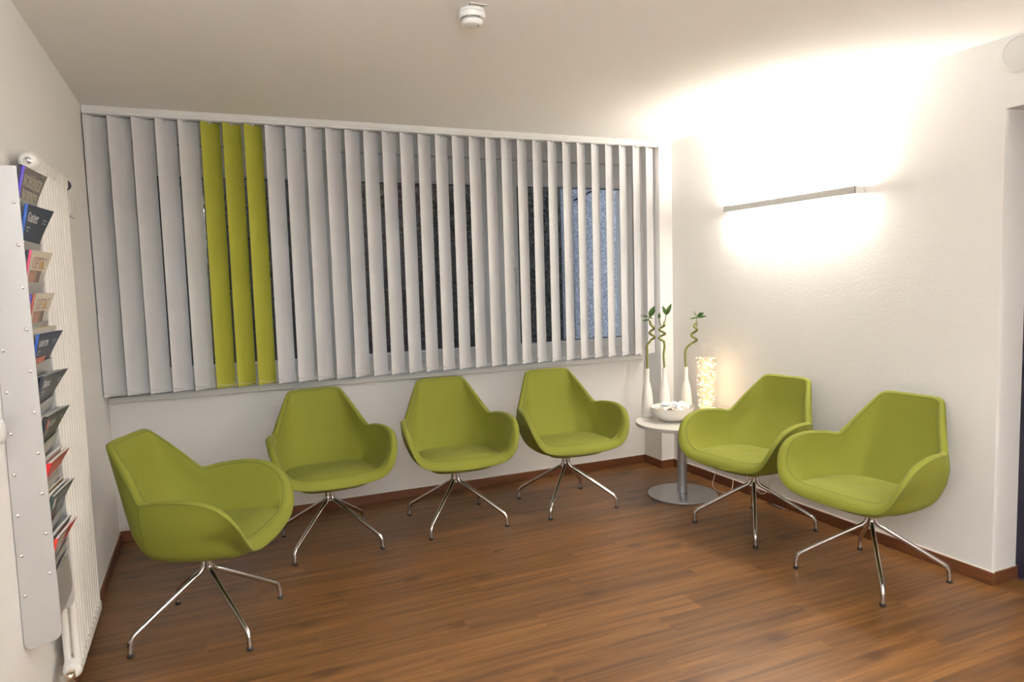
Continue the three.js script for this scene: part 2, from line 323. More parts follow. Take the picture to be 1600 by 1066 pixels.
{ // unseen uplighter behind the camera, stands in for light bounced off the ceiling
  const L = thing('unseen_floor_lamp', 'unseen tall steel floor uplighter behind the camera, placed to light the room off the ceiling', 'lamp', [0.62, 0, 5.15]);
  mesh('base', lathe([[0.001, 0], [0.138, 0], [0.14, 0.004], [0.138, 0.016], [0.03, 0.024], [0.001, 0.024]], 48), M.steel, L);
  mesh('pole', cyl(0.012, 0.012, 1.72, 0, 0.02, 0, 20), M.steel, L);
  mesh('shade', lathe([[0.012, 1.72], [0.06, 1.725], [0.14, 1.76], [0.19, 1.82], [0.192, 1.822], [0.187, 1.822], [0.138, 1.766], [0.06, 1.732], [0.012, 1.728]], 56), M.lampBody, L);
  mesh('bulb_disc', cyl(0.15, 0.165, 0.012, 0, 1.788, 0, 40), M.unseenLampGlow, L);
  const r = new THREE.RectAreaLight(UNSEEN_LAMP_COLOR, UNSEEN_TORCH, 0.24, 0.24); r.name = 'unseen_floor_lamp_light'; r.position.set(0, 1.806, 0); r.rotation.x = Math.PI / 2; L.add(r);
}
// ------------------------------------------------------------------ chairs
const chairGeo = {};
{
  // stations from the middle of the back round the right side to the middle of the front: outer rim, inner rim, edge of the seat
  const st = [
    [[0, .859, -.328], [0, .859, -.293], [0, .440, -.150]],
    [[.09, .859, -.327], [.088, .859, -.292], [.09, .440, -.148]],
    [[.142, .855, -.323], [.136, .853, -.289], [.125, .441, -.143]],
    [[.169, .833, -.301], [.157, .829, -.269], [.15, .441, -.135]],
    [[.222, .747, -.224], [.200, .745, -.194], [.186, .442, -.112]],
    [[.267, .668, -.158], [.239, .665, -.136], [.208, .443, -.088]],
    [[.289, .640, -.125], [.258, .639, -.105], [.218, .443, -.072]],
    [[.316, .650, -.055], [.280, .650, -.045], [.232, .445, -.03]],
    [[.336, .657, .035], [.298, .657, .035], [.240, .447, .04]],
    [[.347, .655, .115], [.308, .655, .110], [.243, .449, .10]],
    [[.349, .634, .195], [.310, .636, .180], [.238, .451, .15]],
    [[.341, .588, .252], [.303, .595, .225], [.232, .453, .185]],
    [[.323, .530, .286], [.288, .545, .249], [.226, .455, .212]],
    [[.294, .472, .302], [.262, .496, .258], [.219, .457, .233]],
    [[.249, .432, .307], [.226, .469, .260], [.208, .4590, .250]],
    [[.18, .413, .311], [.166, .4605, .264], [.164, .4598, .2625]],
    [[.09, .406, .315], [.081, .4595, .268], [.08, .4588, .2670]],
    [[0, .404, .317], [0, .4595, .270], [0, .4588, .2690]],
  ];
  const loop = (k) => { const r = st.map((s) => V(...s[k])); const l = st.slice(1, -1).reverse().map((s) => V(-s[k][0], s[k][1], s[k][2])); return new THREE.CatmullRomCurve3([...r, ...l], true, 'catmullrom', 0.5); };
  const N = 34 * 6, C = [0, 1, 2].map((k) => { const c = loop(k); return Array.from({ length: N }, (_, i) => c.getPoint(i / N)); });
  const [O, I, S] = C;
  const plan = (ang) => { const sx = 0.290, sz = Math.cos(ang) > 0 ? 0.268 : 0.232, n = 3.3; return Math.pow(Math.pow(Math.abs(Math.sin(ang)) / sx, n) + Math.pow(Math.abs(Math.cos(ang)) / sz, n), -1 / n); };
  const outer = [], rim = [], inner = [], seat = [], seamA = [], seamB = [], seamO = [];
  for (let i = 0; i < N; i++) {
    const o = O[i], q = I[i], e = S[i], ang = Math.atan2(o.x, o.z), r = plan(ang), d = V(Math.sin(ang), 0, Math.cos(ang));
    const yq = 0.358 + Math.min(0.12, 0.62 * (o.y - 0.358)), at = (k, y) => V(d.x * r * k, y, d.z * r * k);
    const Q = at(1, yq), mid = o.clone().lerp(Q, 0.5).addScaledVector(d, 0.012 * Math.min(1, (o.y - yq) / 0.15));
    const c = new THREE.CatmullRomCurve3([o, mid, Q, at(0.84, 0.356 + 0.34 * (yq - 0.356)), at(0.5, 0.355), at(0.04, 0.353)], false, 'centripetal');
    outer.push(c.getPoints(22));
    const tan = O[(i + 1) % N].clone().sub(O[(i + N - 1) % N]).normalize(), w = q.clone().sub(o), n = tan.clone().cross(w).normalize();
    if (n.dot(o.clone().lerp(q, 0.5).sub(V(0, 0.45, -0.02))) < 0) n.negate();
    const rs = []; for (let k = 0; k <= 8; k++) { const u = k / 8; rs.push(o.clone().lerp(q, u).addScaledVector(n, 0.0125 * Math.pow(Math.sin(Math.PI * u), 0.7))); } rim.push(rs);
    seamA.push(o.clone().lerp(q, 0.97).addScaledVector(n, 0.0012)); seamB.push(o.clone().lerp(q, 0.80).addScaledVector(n, 0.0076)); seamO.push(o.clone().lerp(q, 0.03).addScaledVector(n, 0.0014));
    const ws = [], out = V(e.x, 0, e.z).normalize(), h = Math.max(0, q.y - e.y);
    for (let k = 0; k <= 12; k++) { const u = k / 12; ws.push(q.clone().lerp(e, u).addScaledVector(out, 0.10 * h * Math.sin(Math.PI * Math.pow(u, 1.2)))); } inner.push(ws);
    const ss = [], ctr = V(0, 0.452, 0.06); for (let k = 0; k <= 10; k++) { const u = k / 10, p = e.clone().lerp(ctr, u); p.y += 0.010 * Math.sin(Math.PI * Math.min(1, u * 1.0)) * (u < 0.5 ? 1 : 1) + 0.004 * Math.min(1, u * 8); ss.push(p); } seat.push(ss);
  }
  const soften = (rows, amount) => rows.map((row, i) => row.map((p, k) => {            // eases the corner creases away from the edges
    const w = Math.round(amount * Math.sin(Math.PI * k / (row.length - 1))); if (!w) return p;
    const q = V(0, 0, 0); for (let d = -w; d <= w; d++) q.add(rows[(i + d + N) % N][k]); return q.multiplyScalar(1 / (2 * w + 1));
  }));
  inner.splice(0, N, ...soften(inner, 8)); outer.splice(0, N, ...soften(outer, 6));
  Object.assign(chairGeo, { outer: grid(outer, true, true), rim: grid(rim, true, false), inner: grid(inner, true, false), seat: grid(seat, true, false) });
  chairGeo.bottom = merge([cyl(0.075, 0.085, 0.012, 0, 0.345, 0, 32), cyl(0.030, 0.034, 0.014, 0, 0.332, 0, 24)]);
  const loopTube = (pts, r) => new THREE.TubeGeometry(new THREE.CatmullRomCurve3(pts.filter((_, i) => i % 2 === 0), true), 200, r, 5, true);
  chairGeo.seams = [loopTube(seamA, 0.0017), loopTube(seamB, 0.0011), loopTube(seamO, 0.0014)];
  const side = (i) => new THREE.TubeGeometry(new THREE.CatmullRomCurve3(outer[i].slice(0, 9).map((p) => p.clone().add(V(p.x, 0, p.z).normalize().multiplyScalar(0.0004)))), 20, 0.0013, 5);
  chairGeo.sideSeam = merge([side(6 * 6), side(N - 36)]);
  const legPts = [V(0.017, 0.345, 0), V(0.017, 0.30, 0), V(0.0185, 0.277, 0), V(0.033, 0.256, 0), V(0.06, 0.240, 0), V(0.295, 0.098, 0), V(0.322, 0.080, 0), V(0.335, 0.060, 0), V(0.339, 0.040, 0), V(0.339, 0.010, 0)];
  chairGeo.leg = tube(legPts, 0.0108, 60, 12);
  chairGeo.foot = lathe([[0.0005, 0], [0.0125, 0], [0.0135, 0.003], [0.0135, 0.010], [0.0115, 0.0135], [0.0005, 0.0135]], 16).translate(0.339, 0, 0);
  chairGeo.hub = merge([cyl(0.012, 0.012, 0.075, 0, 0.262, 0, 16)]);
}
const CG = 'lime green chairs round the waiting room';
function chair(label, x, z, face, legs) {
  const t = thing('tub_chair', label, 'chair', [x, 0, z], CG), R = Math.PI / 180; t.rotation.y = face * R;
  mesh('shell', chairGeo.outer, M.fabric, t);
  const rim = mesh('padded_rim', chairGeo.rim, M.fabric, t);
  for (const g of chairGeo.seams) mesh('seam', g, M.seam, rim);
  mesh('side_seam', chairGeo.sideSeam, M.seam, t);
  mesh('inner_back', chairGeo.inner, M.fabric, t);
  mesh('seat', chairGeo.seat, M.fabric, t);
  mesh('mount_plate', chairGeo.bottom, M.black, t);
  mesh('hub', chairGeo.hub, M.chrome, t);
  for (let k = 0; k < 4; k++) { const l = mesh('leg', chairGeo.leg, M.chrome, t); l.rotation.y = (legs - face - 90 + 90 * k) * R; mesh('glide', chairGeo.foot, M.rubber, l); }
  return t;
}
chair('lime green tub chair beside the radiator, turned side-on with its back to the left wall', 0.49, 1.403, 66, 25);
chair('lime green tub chair under the green blind slats, next to the side-on chair', 1.145, 0.628, 3, 46);
chair('lime green tub chair in the middle of the three along the window wall', 1.917, 0.618, -4, 45);
chair('lime green tub chair under the window, nearest to the small round table', 2.685, 0.635, -5, 45);
chair('lime green tub chair against the right wall, its armrest overlapping the round table', 3.445, 1.555, -80, 49);
chair('lime green tub chair against the right wall nearest the doorway', 3.46, 2.34, -85, 48);

// ------------------------------------------------------------------ round side table and what stands on it
const TX = 3.465, TZ = 0.847, TY = 0.51;
{
  const t = thing('side_table', 'small round white side table on a grey column with disc foot', 'table', [TX, 0, TZ]);
  mesh('base_plate', lathe([[0.001, 0.0], [0.228, 0], [0.233, 0.003], [0.233, 0.009], [0.230, 0.012], [0.04, 0.014], [0.001, 0.014]], 72), M.silver, t);
  mesh('column', lathe([[0.001, 0.013], [0.034, 0.013], [0.0315, 0.018], [0.0315, 0.470], [0.06, 0.474], [0.06, 0.487], [0.001, 0.487]], 40), M.silver, t);
  const top = mesh('table_top', lathe([[0.001, 0.486], [0.304, 0.486], [0.3065, 0.488], [0.3065, 0.5085], [0.305, TY], [0.001, TY]], 96), M.tableTop, t);
  mesh('edge_band', lathe([[0.3062, 0.4875], [0.3085, 0.4875], [0.3088, 0.489], [0.3088, 0.5075], [0.3085, 0.509], [0.3062, 0.509]], 96), M.tableEdge, top);
}
function bambooPlant(x, z, kind, vaseLabel, plantLabel) {
  const v = thing('bottle_vase', vaseLabel, 'vase', [x, TY, z], 'white bottle vases on the round table');
  mesh('body', lathe([[0.001, 0.001], [0.037, 0.0], [0.0405, 0.004], [0.0412, 0.02], [0.0405, 0.07], [0.038, 0.125], [0.0325, 0.18], [0.0240, 0.225], [0.0165, 0.25], [0.0145, 0.285], [0.0150, 0.325], [0.0158, 0.338], [0.0150, 0.3405], [0.0132, 0.338], [0.0125, 0.30], [0.013, 0.25], [0.001, 0.20]], 40), M.ceramic, v);
  const p = thing('lucky_bamboo', plantLabel, 'plant', [x, TY, z], 'curly bamboo stalks in the white vases');
  // right in the picture is about (0.8, 0, 0.6) here
  const R = V(0.80, 0, 0.60), F = V(-0.6, 0, 0.8), at = (r, y, f) => V(0, y, 0).addScaledVector(R, r).addScaledVector(F, f);
  const stem = [], nodes = [];
  const K = [
    { h: 0.505, cr: 0.038, r: 0.021, y0: 0.53, y1: 0.640, turns: 1.75, ph: Math.PI * 1.0, top: [0.024, 0.675] },
    { h: 0.490, cr: -0.012, r: 0.025, y0: 0.520, y1: 0.645, turns: 2.1, ph: 0, top: [0.006, 0.665] },
    { h: 0.470, cr: 0.052, r: 0.024, y0: 0.500, y1: 0.625, turns: 1.75, ph: Math.PI * 1.15, top: [0.078, 0.655] },
  ][kind];
  stem.push(at(0.0, 0.22, 0), at(0.001, 0.34, 0), at(0.003 * (kind ? -1 : 1), K.h - 0.06, 0), at(0.004, K.h, 0.0));
  const n = Math.round(K.turns * 10);
  for (let i = 0; i <= n; i++) { const u = i / n, a = K.ph + u * K.turns * 2 * Math.PI, rr_ = K.r * (1 - 0.35 * u) * Math.min(1, 0.4 + u * 4); stem.push(at(K.cr * (i ? 1 : 0.8) + rr_ * Math.cos(a) + 0.012 * u * (kind === 2 ? 1 : 0), K.y0 + (K.y1 - K.y0) * u, rr_ * Math.sin(a))); }
  stem.push(at(K.top[0], K.top[1], 0));
  const cv = new THREE.CatmullRomCurve3(stem, false, 'centripetal');
  mesh('stem', new THREE.TubeGeometry(cv, 140, 0.0078, 10), M.bamboo, p);
  const rings = []; for (let k = 0; k < 9; k++) { const t = 0.16 + k * 0.09, c = cv.getPoint(t), d = cv.getTangent(t); const g = new THREE.TorusGeometry(0.0078, 0.0011, 6, 14); g.applyQuaternion(new THREE.Quaternion().setFromUnitVectors(V(0, 0, 1), d)); rings.push(g.translate(c.x, c.y, c.z)); }
  mesh('node_ring', rings, M.bambooNode, p);
  const leaf = (base, dir, len0, wid0, parent) => {
    const len = len0 * 1.15, wid = wid0 * 1.35;
    const rows = [], side = dir.clone().cross(F).normalize();
    for (let i = 0; i <= 8; i++) { const u = i / 8, ww = wid * Math.sin(Math.PI * Math.pow(u, 0.75)) * (1 - 0.15 * u), c = base.clone().addScaledVector(dir, len * u).add(V(0, -0.12 * len * u * u, 0)); rows.push([-1, 0, 1].map((k) => c.clone().addScaledVector(side, k * ww).addScaledVector(F, k ? 0.004 : 0))); }
    return mesh('leaf', grid(rows), M.leaf, parent);
  };
  const shoot = (a, b, c) => mesh('shoot', tube([a, b, c], 0.0030, 16, 7), M.bambooNode, p);
  const T = at(...[K.top[0], K.top[1], 0]);
  const D = (r, y, f = 0) => at(r, y, f).normalize();
  if (kind === 0) {
    shoot(T.clone().add(V(0, -0.03, 0)), T.clone().add(at(-0.008, 0.01, 0)), T.clone().add(at(-0.004, 0.03, 0.005)));
    const b = T.clone().add(at(-0.004, 0.028, 0.005));
    leaf(b, D(0.45, 1), 0.085, 0.014, p); leaf(b, D(0.65, 0.8, 0.2), 0.065, 0.010, p); leaf(b, D(-1, 0.22), 0.06, 0.0035, p); leaf(b.clone().add(V(0, -0.02, 0)), D(-1, -0.05), 0.045, 0.005, p); leaf(b, D(0.4, -0.2, -0.4), 0.03, 0.005, p);
  } else if (kind === 1) {
    const a = T.clone().add(at(-0.03, -0.02, 0)), c = T.clone().add(at(-0.038, 0.02, 0));
    shoot(T.clone().add(at(-0.02, -0.03, 0)), a, c); shoot(T.clone().add(V(0, -0.02, 0)), T.clone().add(at(0.006, 0.02, 0)), T.clone().add(at(0.014, 0.05, 0)));
    leaf(c, D(0.05, 1), 0.045, 0.007, p); leaf(c, D(0.3, 0.8, 0.2), 0.03, 0.005, p);
    const e = T.clone().add(at(0.012, 0.044, 0)); leaf(e, D(-0.35, 1), 0.072, 0.010, p); leaf(e, D(0.4, 1), 0.088, 0.012, p); leaf(e, D(0.3, 0.9, 0.5), 0.05, 0.006, p);
  } else {
    shoot(T.clone().add(V(0, -0.03, 0)), T.clone().add(at(-0.004, 0.01, 0)), T.clone().add(at(0.002, 0.035, 0)));
    const b = T.clone().add(at(0.002, 0.032, 0));
    leaf(b, D(0.8, 0.75), 0.055, 0.010, p); leaf(b, D(1, 0.25), 0.06, 0.007, p); leaf(b, D(-0.5, 0.9), 0.06, 0.003, p); leaf(b, D(-1, -0.1), 0.05, 0.005, p); leaf(b, D(0.5, 0.9, 0.3), 0.05, 0.006, p);
  }
}
bambooPlant(3.355, 0.606, 0, 'white bottle vase at the rim of the round table, nearest the window blind', 'curly bamboo with long dark leaves in the vase nearest the blind');
bambooPlant(3.490, 0.620, 1, 'white bottle vase between two alike vases, behind the bowl', 'curly bamboo with two leafy shoots in the middle vase');
bambooPlant(3.627, 0.684, 2, 'white bottle vase beside the glowing glass cylinder', 'curly bamboo leaning towards the glowing glass vase');
{ // bowl with packets
  const bxp = 3.421, bzp = 0.802;
  const b = thing('bowl', 'wide shallow white bowl holding small white packets', 'bowl', [bxp, TY, bzp]);
  mesh('body', lathe([[0.001, 0.002], [0.06, 0.0], [0.066, 0.002], [0.088, 0.012], [0.116, 0.034], [0.136, 0.062], [0.146, 0.092], [0.1455, 0.096], [0.1425, 0.094], [0.133, 0.066], [0.113, 0.040], [0.085, 0.019], [0.06, 0.010], [0.001, 0.009]], 64), M.bowl, b);
  mesh('rim', new THREE.TorusGeometry(0.1448, 0.0016, 8, 72).rotateX(Math.PI / 2).translate(0, 0.0955, 0), M.bowlEdge, b, 'beige worn rim');
  const P = [[-0.072, 0.100, 0.005, 0.4, 0.085, 0.060, 0, 'white folded packet at the left edge of the bowl'], [-0.012, 0.122, 0.012, -0.3, 0.115, 0.060, 1, 'long white packet lying across the top of the bowl'], [0.038, 0.103, 0.068, -0.75, 0.100, 0.055, 0, 'white packet slanting down at the front of the bowl'], [-0.010, 0.092, 0.078, 0.1, 0.050, 0.030, 2, 'small dark packet tucked between the white ones'], [0.050, 0.108, -0.040, 0.9, 0.090, 0.060, 0, 'white packet at the back of the bowl near the vases'], [0.094, 0.104, 0.010, 1.3, 0.055, 0.045, 0, 'small crumpled white packet at the right edge of the bowl'], [-0.040, 0.098, -0.070, -0.9, 0.090, 0.055, 0, 'white packet lying at the rear of the bowl']];
  P.forEach(([x, y, z, a, l, w, k, lab], i) => {
    const rows = []; for (let u = 0; u <= 6; u++) { const row = [], pu = u / 6 - 0.5; for (const [v, d] of [[-0.5, 0], [-0.25, 0.006], [0, 0.008], [0.25, 0.006], [0.5, 0], [0.25, -0.005], [0, -0.006], [-0.25, -0.005], [-0.5, 0]]) row.push(V(pu * l, d * Math.cos(pu * 2.6) + 0.006 * Math.sin(u * 1.7 + i) + (rnd() - 0.5) * 0.002, v * w)); rows.push(row); }
    const o = mesh('packet', grid(rows, false, true), k === 2 ? M.packetDark : M.packet); tag(o, lab, 'packet', 'packets in the white bowl');
    o.position.set(bxp + x * 0.8 - z * 0.6, TY + y - 0.004, bzp + x * 0.6 + z * 0.8); o.rotation.set(0.25 * Math.sin(i * 2.1), a - 0.6, 0.28 * Math.cos(i * 1.3), 'YXZ');
  });
}
{ // glass cylinder filled with fairy lights
  const gx = 3.685, gz = 0.835, g = thing('glass_vase', 'tall flared clear glass vase filled with fairy lights', 'vase', [gx, TY, gz]);
  const hgt = 0.508, rad = (y) => 0.058 + 0.020 * y / hgt;
  mesh('glass_wall', lathe([[rad(0), 0.004], [rad(hgt), hgt]], 48), M.glass, g);
  mesh('glass_rim', new THREE.TorusGeometry(rad(hgt), 0.0018, 8, 64).rotateX(Math.PI / 2).translate(0, hgt, 0), new THREE.MeshPhysicalMaterial({ color: 0xffffff, roughness: 0.05, transmission: 1, thickness: 0.004, ior: 1.5 }), g);
  mesh('glass_foot', cyl(rad(0), rad(0), 0.006, 0, 0, 0, 48), new THREE.MeshPhysicalMaterial({ color: 0xffffff, roughness: 0.05, transmission: 1, thickness: 0.006, ior: 1.5 }), g);
  const f = thing('fairy_lights', 'tangle of warm glowing fairy lights inside the clear glass vase', 'lights', [gx, TY, gz]);
  const pts = []; let ph = 0;
  for (let i = 0; i < 420; i++) { ph += rr(0.9, 2.6); const y = 0.02 + 0.40 * ((i / 420 + 0.10 * rnd()) % 1), r = (rad(y) - 0.006) * Math.sqrt(rr(0.10, 1)); pts.push(V(r * Math.cos(ph), y, r * Math.sin(ph))); }
  mesh('wire_tangle', new THREE.TubeGeometry(new THREE.CatmullRomCurve3(pts.filter((_, i) => i % 2 === 0)), 700, 0.0009, 4), M.wire, f).userData.kind = 'stuff';
  const bulbs = pts.map((p) => new THREE.IcosahedronGeometry(rr(0.0026, 0.0050), 1).translate(p.x, p.y, p.z));
  mesh('bulbs', bulbs.filter((_, i) => i % 5 < 2), M.bulb, f, 'bright bulbs').userData.kind = 'stuff';
  mesh('bulbs', bulbs.filter((_, i) => i % 5 >= 2), M.bulbDim, f, 'dim amber bulbs').userData.kind = 'stuff';
  for (const y of [0.09, 0.22, 0.35]) { const l = new THREE.PointLight(col(1, 0.72, 0.38), FAIRY, 0, 2); l.name = 'fairy_light_glow'; l.position.set(0, y, 0); l.castShadow = true; f.add(l); }
  const c = tube([V(3.735, 0.60, 0.93), V(3.80, 0.58, 0.94), V(3.835, 0.40, 0.90), V(3.838, 0.12, 0.76), V(3.82, 0.03, 0.74), V(3.75, 0.004, 0.82), V(3.72, 0.003, 0.93), V(3.75, 0.004, 0.98), V(3.81, 0.03, 0.95), V(3.838, 0.09, 0.93), V(3.838, 0.16, 1.0), V(3.835, 0.06, 1.15), V(3.835, 0.05, 1.22), V(3.838, 0.20, 1.31)], 0.0022, 160, 6);
  tag(mesh('light_cable', c, M.wire), 'thin clear cable hanging behind the round table to the floor', 'cable');
}
// ------------------------------------------------------------------ radiator
{
  const r = thing('radiator', 'tall white column radiator on the left wall behind the magazine rack', 'radiator', [0, 0, 0]);
  const zn = 1.965, pitch = 0.0495, n = 11, yT = 1.918, yB = 0.205, xa = 0.042, xb = 0.070, cr = 0.0120;
  const head = (y) => {
    const s = new THREE.Shape(), x0 = 0.034, x1 = 0.078, h = 0.026, r = 0.018;
    s.moveTo(x0 + r, y - h); s.lineTo(x1 - r, y - h); s.absarc(x1 - r, y - h + r, r, -Math.PI / 2, 0); s.absarc(x1 - r, y + h - r, r, 0, Math.PI / 2); s.absarc(x0 + r, y + h - r, r, Math.PI / 2, Math.PI); s.absarc(x0 + r, y - h + r, r, Math.PI, Math.PI * 1.5); s.closePath();
    return new THREE.ExtrudeGeometry(s, { depth: 0.021, bevelEnabled: true, bevelThickness: 0.0115, bevelSize: 0.007, bevelSegments: 4, curveSegments: 14 }).translate(0, 0, -0.010);
  };
  const sec = merge([head(yT), head(yB), cyl(cr, cr, yT - yB, xa, yB, 0, 18), cyl(cr, cr, yT - yB, xb, yB, 0, 18)]);
  for (let i = 0; i < n; i++) mesh('radiator_section', sec, M.enamel, r).position.z = zn - i * pitch;
  const cap = lathe([[0.001, 0.018], [0.019, 0.018], [0.025, 0.013], [0.029, 0.003], [0.029, -0.004], [0.001, -0.004]], 32).rotateX(Math.PI / 2);
  const zf = zn + 0.0225;
  mesh('end_hub', cap.clone().translate(0.056, yT, zf), M.enamel, r);
  mesh('vent_plug', [lathe([[0.001, 0.006], [0.005, 0.006], [0.006, 0.003], [0.010, 0.0025], [0.0125, 0.0]], 24).rotateX(Math.PI / 2).translate(0.056, yT, zf + 0.017), new THREE.TorusGeometry(0.0085, 0.0012, 6, 20).translate(0.056, yT, zf + 0.0205)], M.steel, r, 'round silver vent plug');
  mesh('end_hub', cap.clone().translate(0.056, yB, zf), M.enamel, r);
  mesh('valve', [cyl(0.012, 0.012, 0.03, 0, 0, 0, 18).rotateX(Math.PI / 2).translate(0.056, yB, zf + 0.012), new THREE.SphereGeometry(0.0165, 18, 12).translate(0.056, yB, zf + 0.046), cyl(0.014, 0.014, 0.018, 0.056, yB - 0.038, zf + 0.046, 6), cyl(0.0105, 0.0105, 0.03, 0.056, yB - 0.06, zf + 0.046, 16), cyl(0.0135, 0.0135, 0.014, 0.056, yB - 0.075, zf + 0.046, 6)], M.brass, r, 'metal valve with nut');
  mesh('supply_pipe', cyl(0.0085, 0.0085, yB - 0.06, 0.056, 0, zf + 0.046, 16), M.enamel, r);
  mesh('valve_cap', [lathe([[0.001, 0.0], [0.021, 0.0], [0.020, 0.008], [0.008, 0.020], [0.005, 0.028], [0.0045, 0.036], [0.001, 0.037]], 20).rotateX(-Math.PI / 2).translate(0.074, yT - 0.004, zn - (n - 1) * pitch - 0.021)], M.black, r, 'black conical cap');
  for (const y of [0.45, 1.65]) mesh('wall_bracket', [bx(0, 0.04, y, y + 0.02, zn - 0.08, zn - 0.065), bx(0, 0.04, y, y + 0.02, zn - 0.42, zn - 0.405)], M.enamel, r);
}
// ------------------------------------------------------------------ magazine rack
const RZ1 = 2.325, RZ0 = 2.09, lipY = (k) => 1.762 - 0.1182 * k;
{
  const r = thing('magazine_rack', 'tall narrow silver metal magazine rack on the left wall in front of the radiator', 'rack');
  const s = new THREE.Shape(); s.moveTo(0.002, 1.852); s.lineTo(0.002, 0.475); s.quadraticCurveTo(0.003, 0.452, 0.022, 0.452); s.lineTo(0.078, 0.466); s.quadraticCurveTo(0.098, 0.472, 0.0985, 0.50); s.lineTo(0.096, 0.75); s.lineTo(0.084, 1.852); s.closePath();
  const cheek = boxUV(new THREE.ExtrudeGeometry(s, { depth: 0.002, bevelEnabled: true, bevelThickness: 0.0005, bevelSize: 0.0005, bevelSegments: 1, curveSegments: 8 }));
  mesh('side_plate', cheek.clone().translate(0, 0, RZ1 - 0.0025), M.alu, r);
  mesh('side_plate', cheek.clone().translate(0, 0, RZ0 + 0.0005), M.alu, r);
  mesh('back_plate', bx(0.001, 0.004, 0.47, 1.85, RZ0 + 0.003, RZ1 - 0.003), M.alu, r);
  const apron = []; for (const p of [[0.090, 0.66], [0.094, 0.62], [0.096, 0.57]]) apron.push(p); for (let i = 1; i <= 8; i++) { const a = i / 8 * Math.PI / 2; apron.push([0.036 + 0.060 * Math.cos(a), 0.555 - 0.085 * Math.sin(a)]); } apron.push([0.006, 0.468]);
  mesh('bottom_trough', prism(apron, RZ0 + 0.003, RZ1 - 0.003, -0.002), M.alu, r);
  for (let k = 0; k < 10; k++) {
    const y = lipY(k), x = 0.088 + 0.005 * k / 9;
    const pr = [[x, y], [x - 0.005, y - 0.02], [x - 0.011, y - 0.038], [x - 0.024, y - 0.058], [x - 0.042, y - 0.068], [x - 0.06, y - 0.066], [0.012, y - 0.05], [0.005, y - 0.01]];
    mesh('pocket', prism(pr, RZ0 + 0.003, RZ1 - 0.003, -0.0018), M.alu, r);
    const sy = 1.751 - 0.12 * k, screw = (sx, yy) => mesh('screw', lathe([[0.0005, 0.003], [0.003, 0.0027], [0.0052, 0.001], [0.0055, 0]], 12).rotateX(Math.PI / 2).translate(sx, yy, RZ1), M.steel, r);
    screw(0.072 + 0.007 * k / 9, sy); screw(0.014, sy - 0.057);
  }
}
// magazines: front one first, then those behind it
const cover = (bg, draw) => canvasTex(256, 192, (c, w, h) => { c.fillStyle = bg; c.fillRect(0, 0, w, h); draw(c, w, h); });
const word = (c, t, x, y, size, fill, font = 'sans-serif', bold = true, maxw) => { c.fillStyle = fill; c.font = (bold ? 'bold ' : '') + size + 'px ' + font; c.textBaseline = 'top'; c.fillText(t, x, y, maxw); };
function magazine(pocket, depth, thick, art, spine, label, twist = 0, hgt = 0) {
  const o = thing('magazine', label, 'magazine', [0, 0, 0], 'magazines in the silver wall rack');
  const y = lipY(pocket), z1 = RZ1 - 0.007, z0 = RZ0 + 0.008 - (pocket < 2 ? 0 : 0.0), up = 0.092 + hgt, K = 6;
  // x of the sheet at parameter u (0 near edge, 1 far edge) and v (0 at the lip, 1 at the top)
  const nearTop = 0.104 + (pocket > 4 ? 0.003 : 0) - depth, farTop = 0.127 + twist - depth, low = 0.0835 - depth * 0.82 + 0.004 * pocket / 9;
  const X = (u, v) => { const top = nearTop + (farTop - nearTop) * u * (0.6 + 0.4 * u); return v >= 0 ? low + (top - low) * Math.pow(v, 1.1) : low + 0.22 * v * 0.06; };
  const Y = (u, v) => (v >= 0 ? y + up * v : y + 0.034 * v);
  const at = (u, v, d) => V(Math.max(0.008, X(u, v) - d), Y(u, v), z1 + (z0 - z1) * u);
  const vs = [-0.9, -0.5, 0, 0.25, 0.5, 0.75, 1], us = Array.from({ length: K + 1 }, (_, i) => i / K);
  const g = grid(us.map((u) => vs.map((v) => at(u, v, 0))), false, true);
  const uv = g.attributes.uv; us.forEach((u, i) => vs.forEach((v, j) => uv.setXY(i * vs.length + j, u, v >= 0 ? 0.37 + 0.63 * v : 0.37 + 0.37 * v)));
  mesh('cover', g, new THREE.MeshStandardMaterial({ roughness: 0.35, ...(art.isTexture ? { map: art } : { color: art }), side: THREE.DoubleSide }), o);
  const d = thick, e = 0.0004;
  const pages = [grid(us.map((u) => [at(u, 0.985, e), at(u, 0.985, d - e)]), false, true), grid(vs.map((v) => [at(1, v, e), at(1, v, d - e)]), false, false)];
  mesh('page_block', pages, new THREE.MeshStandardMaterial({ color: col(0.70, 0.68, 0.64), roughness: 0.8, side: THREE.DoubleSide }), o);
  mesh('spine', grid(vs.map((v) => [at(0, v, -e), at(0, v, d / 2).add(V(0, 0, 0.0012)), at(0, v, d + e)])), new THREE.MeshStandardMaterial({ color: spine, roughness: 0.4, side: THREE.DoubleSide }), o);
  mesh('back_cover', grid(us.map((u) => vs.map((v) => at(u, v, d)))), new THREE.MeshStandardMaterial({ color: spine, roughness: 0.4, side: THREE.DoubleSide }), o);
}
